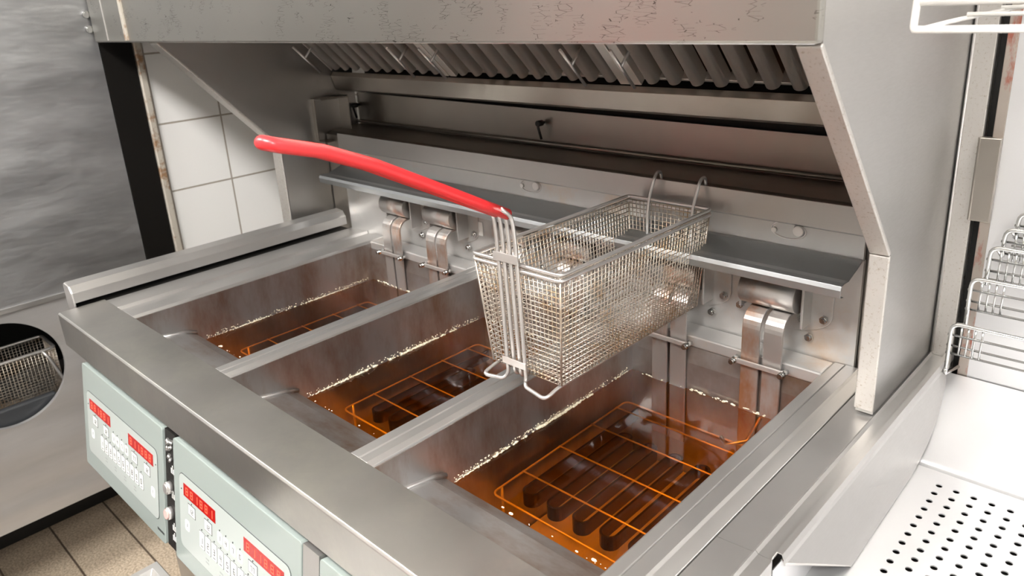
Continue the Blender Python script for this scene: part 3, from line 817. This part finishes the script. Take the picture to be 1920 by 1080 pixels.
for k, dx in enumerate(offs):
    x = cx + dx
    top = (x, .652, 1.150 + .012 * k / 3)
    if k in (0, 3):
        sx = -1 if k == 0 else 1; xe = -.706 if k == 0 else -.590
        m.tube([(x, .630, 1.190), (x, .648, 1.176), (x, .651, 1.150), (x, .655, 1.05), (x, .658, .945), (x + sx * .003, .652, .936), (xe, .640, .938), (xe, .668, .944), (xe, .995, .944)], .0027, 8, False, .010)
    else:
        m.tube([(x, .630, 1.190), (x, .648, 1.176), (x, .651, 1.150), (x, .655, 1.05), (x, .660, .945), (x, .675, .941)], .0027, 8, False, .008)
m.build('handle_rods', M['rod'], t)
m = MB(); m.box(cx - .022, cx + .022, .6475, .6495, 1.112, 1.124); m.build('rod_clip', M['rod'], t, bevel=.0006)
m = MB(); m.box(cx - .022, cx + .022, .6525, .6545, .960, .970); m.build('rod_clip', M['rod'], t, bevel=.0006)
# red grip: a long loop in two runs that join at the tip
g0 = [(.648, 1.178), (.600, 1.203), (.549, 1.230), (.457, 1.278), (.397, 1.304), (.352, 1.3175)]
m = MB()
wd = (.0095, .0095, .0095, .0100, .0110, .0105)
run = [(wd[i], y, z) for i, (y, z) in enumerate(g0)]
loop = [(cx + w_, y, z) for w_, y, z in run]
loop += [(cx + .0105 * math.cos(PI * k / 10), .352 - .010 * math.sin(PI * k / 10), 1.3175 + .0035 * math.sin(PI * k / 10)) for k in range(1, 10)]
loop += [(cx - w_, y, z) for w_, y, z in reversed(run)]
m.tube(loop, .0072, 14)
o = m.build('handle_grip', M['red'], t, smooth=True); o['label'] = 'red plastic-coated grip'
# rear hooks over the hanger strip
for x in (-.680, -.598):
    m = MB(); m.tube([(x, 1.006, 1.02), (x, 1.006, 1.085), (x, 1.0105, 1.108), (x, 1.018, 1.125), (x + .002, 1.023, 1.142), (x + .002, 1.030, 1.150), (x + .002, 1.0405, 1.150), (x + .002, 1.0435, 1.142), (x + .002, 1.0435, 1.130)], .0027, 8, False, .005)
    m.build('rear_hook', M['rod'], t)

# ------------------------------------------------------------------ right: dump station
DS = thing('dump_station', (.3, .85, 0), 'bright steel dump station with perforated floor right of the fryer', 'dump station')
# gutter plate and raised drip rail between fryer and pan
m = MB(); m.sheet([(-.3175, .880), (-.3165, .8945), (-.277, .8975), (-.274, .9005), (-.271, .8975), (-.2575, .8975), (-.2560, .902), (-.2525, .910), (-.2465, .910), (-.244, .904), (-.2435, .898)], 'y', .597, 1.149, -.0012)
m.build('joint_rail', M['plate'], DS)
m = MB(); m.sheet([(-.3175, .880), (-.3165, .8945), (-.277, .8975), (-.274, .9005), (-.271, .8975), (-.256, .8975), (-.256, .82)], 'y', .30, .5965, -.0012); m.build('joint_plate', M['plate'], DS)
m = MB(); m.box(-.2562, -.2552, .598, .80, .80, .885); m.box(-.300, -.2562, .30, .9, .8185, .8195); m.build('side_skirt', M['bright'], DS)
# pan profile along y: flat floor, curved rise at the rear
prof = [(.20, .82), (.72, .82), (.93, .82), (.97, .8202), (.99, .8214), (1.01, .8245), (1.03, .8295), (1.05, .836), (1.07, .844), (1.09, .852), (1.12, .864), (1.1475, .876)]
m = MB()
fx0, fx1 = -.226, .75
# perforated floor: grid of cells, each with a round hole
hx0, hy1, dp = -.1945, .939, .0195
cols, rows = 18, 24
def cell(xc, yc, h, r):
    ns = 16; O_ = []; I_ = []
    for k in range(ns):
        a_ = 2 * PI * (k + .5) / ns; c, s_ = math.cos(a_), math.sin(a_); q = h / max(abs(c), abs(s_))
        O_.append((a_, xc + c * q, yc + s_ * q))
        I_.append((xc + r * c, yc + r * s_))
    corners = [(math.atan2(sy, sx) % (2 * PI), xc + sx * h, yc + sy * h) for sx, sy in ((1, 1), (-1, 1), (-1, -1), (1, -1))]
    vi = [m.bm.verts.new((x, y, .82)) for x, y in I_]; vd = [m.bm.verts.new((x, y, .8185)) for x, y in I_]
    vo = [m.bm.verts.new((x, y, .82)) for _, x, y in O_]
    for k in range(ns):
        j = (k + 1) % ns
        cc = [c for c in corners if O_[k][0] < c[0] < O_[k][0] + 2 * PI / ns or O_[k][0] < c[0] + 2 * PI < O_[k][0] + 2 * PI / ns]
        if cc: m._f([vi[k], vo[k], m.bm.verts.new((cc[0][1], cc[0][2], .82)), vo[j], vi[j]])
        else: m._f([vi[k], vo[k], vo[j], vi[j]])
        m._f([vi[k], vi[j], vd[j], vd[k]])
for i in range(cols):
    for j in range(rows): cell(hx0 + i * dp, hy1 - j * dp, dp / 2, .0038)
gx0, gx1 = hx0 - dp / 2, hx0 + (cols - .5) * dp; gy1, gy0 = hy1 + dp / 2, hy1 - (rows - .5) * dp
def rect(x0, x1, y0, y1, z=.82): m._f([m.bm.verts.new(p) for p in ((x0, y0, z), (x1, y0, z), (x1, y1, z), (x0, y1, z))])
rect(fx0 - .029, gx0, .2, .97); rect(gx1, fx1, .2, .97); rect(gx0, gx1, gy1, .97); rect(gx0, gx1, .2, gy0)
for i in range(3, len(prof) - 1):
    a, b = prof[i], prof[i + 1]
    a = (.97, .82) if i == 3 else a
    f = m._f([m.bm.verts.new(p) for p in ((fx0 - .029, a[0], a[1]), (fx1, a[0], a[1]), (fx1, b[0], b[1]), (fx0 - .029, b[0], b[1]))])
    if f: f.smooth = True
bmesh.ops.remove_doubles(m.bm, verts=m.bm.verts, dist=.00005)
m.build('perforated_pan', M['bright'], DS)
MB().box(-.24, fx1, .2, 1.14, .795, .800).build('hole_shade_sheet', M['hole'], DS)  # black sheet added below the floor so the holes look dark
# left side wall of the pan: from the drip rail down to a crease
m = MB()
def ztop(y): return .900
pr = [(.598, .8985), (.725, .8225), (.93, .8225), (.97, .8245), (1.01, .831), (1.05, .841), (1.09, .855), (1.12, .867), (1.148, .879)]
xs = [-.2445, -.2235, -.227, -.229, -.231, -.234, -.239, -.244, -.251]
top = [m.bm.verts.new((-.2485, y, .902)) for y, z in pr]; bot = [m.bm.verts.new((x, y, z)) for x, (y, z) in zip(xs, pr)]
for i in range(len(pr) - 1): m._f([top[i], bot[i], bot[i + 1], top[i + 1]])
w_ = m.build('pan_side_wall', M['side'], DS)
sd = w_.modifiers.new('s', 'SOLIDIFY'); sd.thickness = .0014
m = MB(); m.tube([(x, y, z + .0008) for x, (y, z) in zip(xs, pr)], .0012, 6); m.build('crease_bead', M['rod'], w_)
m = MB(); m.box(-.262, .75, .18, .2, .3, .90); m.box(.75, .77, .18, 1.14, .3, .9); m.box(-.2, .75, .2, 1.14, .3, .32); m.build('cabinet_body', M['plate'], DS)
for x in (-.2, .7):
    for y in (.25, 1.08): MB().cyl((x, y, 0), (x, y, .3), .018, 12).build('leg', M['plate'], DS)

# rear cladding right of the hood
struct(MB().box(-.2750, -.2480, 1.150, 1.158, .86, 2.1).build('trim_2', M['flange'], bevel=.001), 'plain steel post beside the right hood cheek')
struct(MB().box(-.2480, -.2370, 1.170, 1.176, .86, 2.1).build('trim_3', M['black']), 'dark slot between the two steel posts')
struct(MB().box(-.2370, -.2240, 1.150, 1.158, .86, 2.1).build('trim_4', M['rustpost'], bevel=.001), 'red-stained steel post right of the dark slot')
struct(MB().box(-.2240, 1.2, 1.150, 1.160, .86, 2.1).build('trim_5', M['bright']), 'bright steel wall cladding behind the wire rack')
m = MB(); m.box(-.248, -.2235, 1.138, 1.1492, 1.112, 1.226); m.cyl((-.2475, 1.141, 1.112), (-.2475, 1.141, 1.226), .0032, 10)
o = m.build('hinge', M['hood'], bevel=.002); tag(o, 'steel hinge on the red-stained post at right', 'hinge')

# stepped wire rack standing at the rear of the pan
t = thing('wire_rack', (-.1, 1.1, .88), 'stepped shiny wire rack at the back of the dump station', 'wire rack')
steps = [(-.2405, 1.097, .930, .975), (-.226, 1.104, .975, 1.043), (-.211, 1.111, 1.035, 1.088), (-.199, 1.118, 1.075, 1.113), (-.188, 1.125, 1.10, 1.135)]
for k, (x, y, z0, z1) in enumerate(steps):
    m = MB()
    zb0 = .905 if k == 0 else z0
    m.tube([(x, y, zb0), (x, y, z1), (.55, y, z1)], .0028, 8, False, .012)
    if k: m.tube([(steps[k - 1][0] + .006, steps[k - 1][1], steps[k - 1][3]), (x, y, z0)], .0022, 8)
    m.build('arch_wire', M['chrome'], t)
for k, (x, y, z0, z1) in enumerate(steps):
    m = MB()
    for dz in (.018, .034, .046):
        m.tube([(x - .004, y + .003, z1 - dz), (.55, y + .003, z1 - dz)], .0018, 6)
    for q in range(8):
        xx = x + .012 + q * .0085 if q < 4 else x + .09 + q * .05
        m.tube([(xx, y + .004, z1), (xx, y + .002, z1 - .045)], .0014, 6)
    m.build('cross_wires', M['chrome'], t)
m = MB(); m.tube([(-.2405, 1.097, .905), (-.2405, 1.097, .8985), (-.235, 1.14, .8925)], .0028, 8); m.tube([(.5, 1.097, .975), (.5, 1.097, .86)], .0028, 8); m.build('foot', M['chrome'], t)

# wire shelf near the camera, top right
t = thing('wire_shelf', (0, .9, 1.39), 'white-coated wire shelf corner at the top right', 'wire shelf')
wm = plain('white_coated_wire', (.86, .84, .80), .25, .3)
m = MB(); x0 = -.2275
m.tube([(.45, .75, 1.391), (x0, .75, 1.3895), (x0 + .001, .75, 1.4165), (x0 + .002, .75, 1.45)], .0034, 10, False, .003)
m.tube([(x0 + .004, .75, 1.4125), (.45, .75, 1.4105)], .0032, 10)
m.tube([(x0, .75, 1.3885), (x0 + .012, .835, 1.3925), (x0 + .02, 1.148, 1.3935)], .0022, 8)
m.build('front_frame', wm, t)
m = MB()
for y in (.86, .99, 1.12): m.tube([(x0 + .014, y, 1.396), (.45, y, 1.396)], .0022, 8)
for q in range(1, 8): m.tube([(x0 + q * .085, .75, 1.3925), (x0 + q * .085, 1.148, 1.3935)], .0018, 8)
m.build('deck_wires', wm, t)

# lamp over the dump station (out of frame above)
t = thing('heat_lamp', (.15, .75, 2.0), 'bright strip lamp hanging over the dump station', 'lamp')
m = MB(); m.box(-.12, .62, .55, .95, 2.02, 2.05); m.box(.0, .02, .74, .76, 2.05, 2.6); m.box(.48, .50, .74, .76, 2.05, 2.6); m.build('lamp_hood', M['plate'], t)
MB().box(-.10, .60, .57, .93, 2.005, 2.018).build('lamp_glass', M['heat'], t)
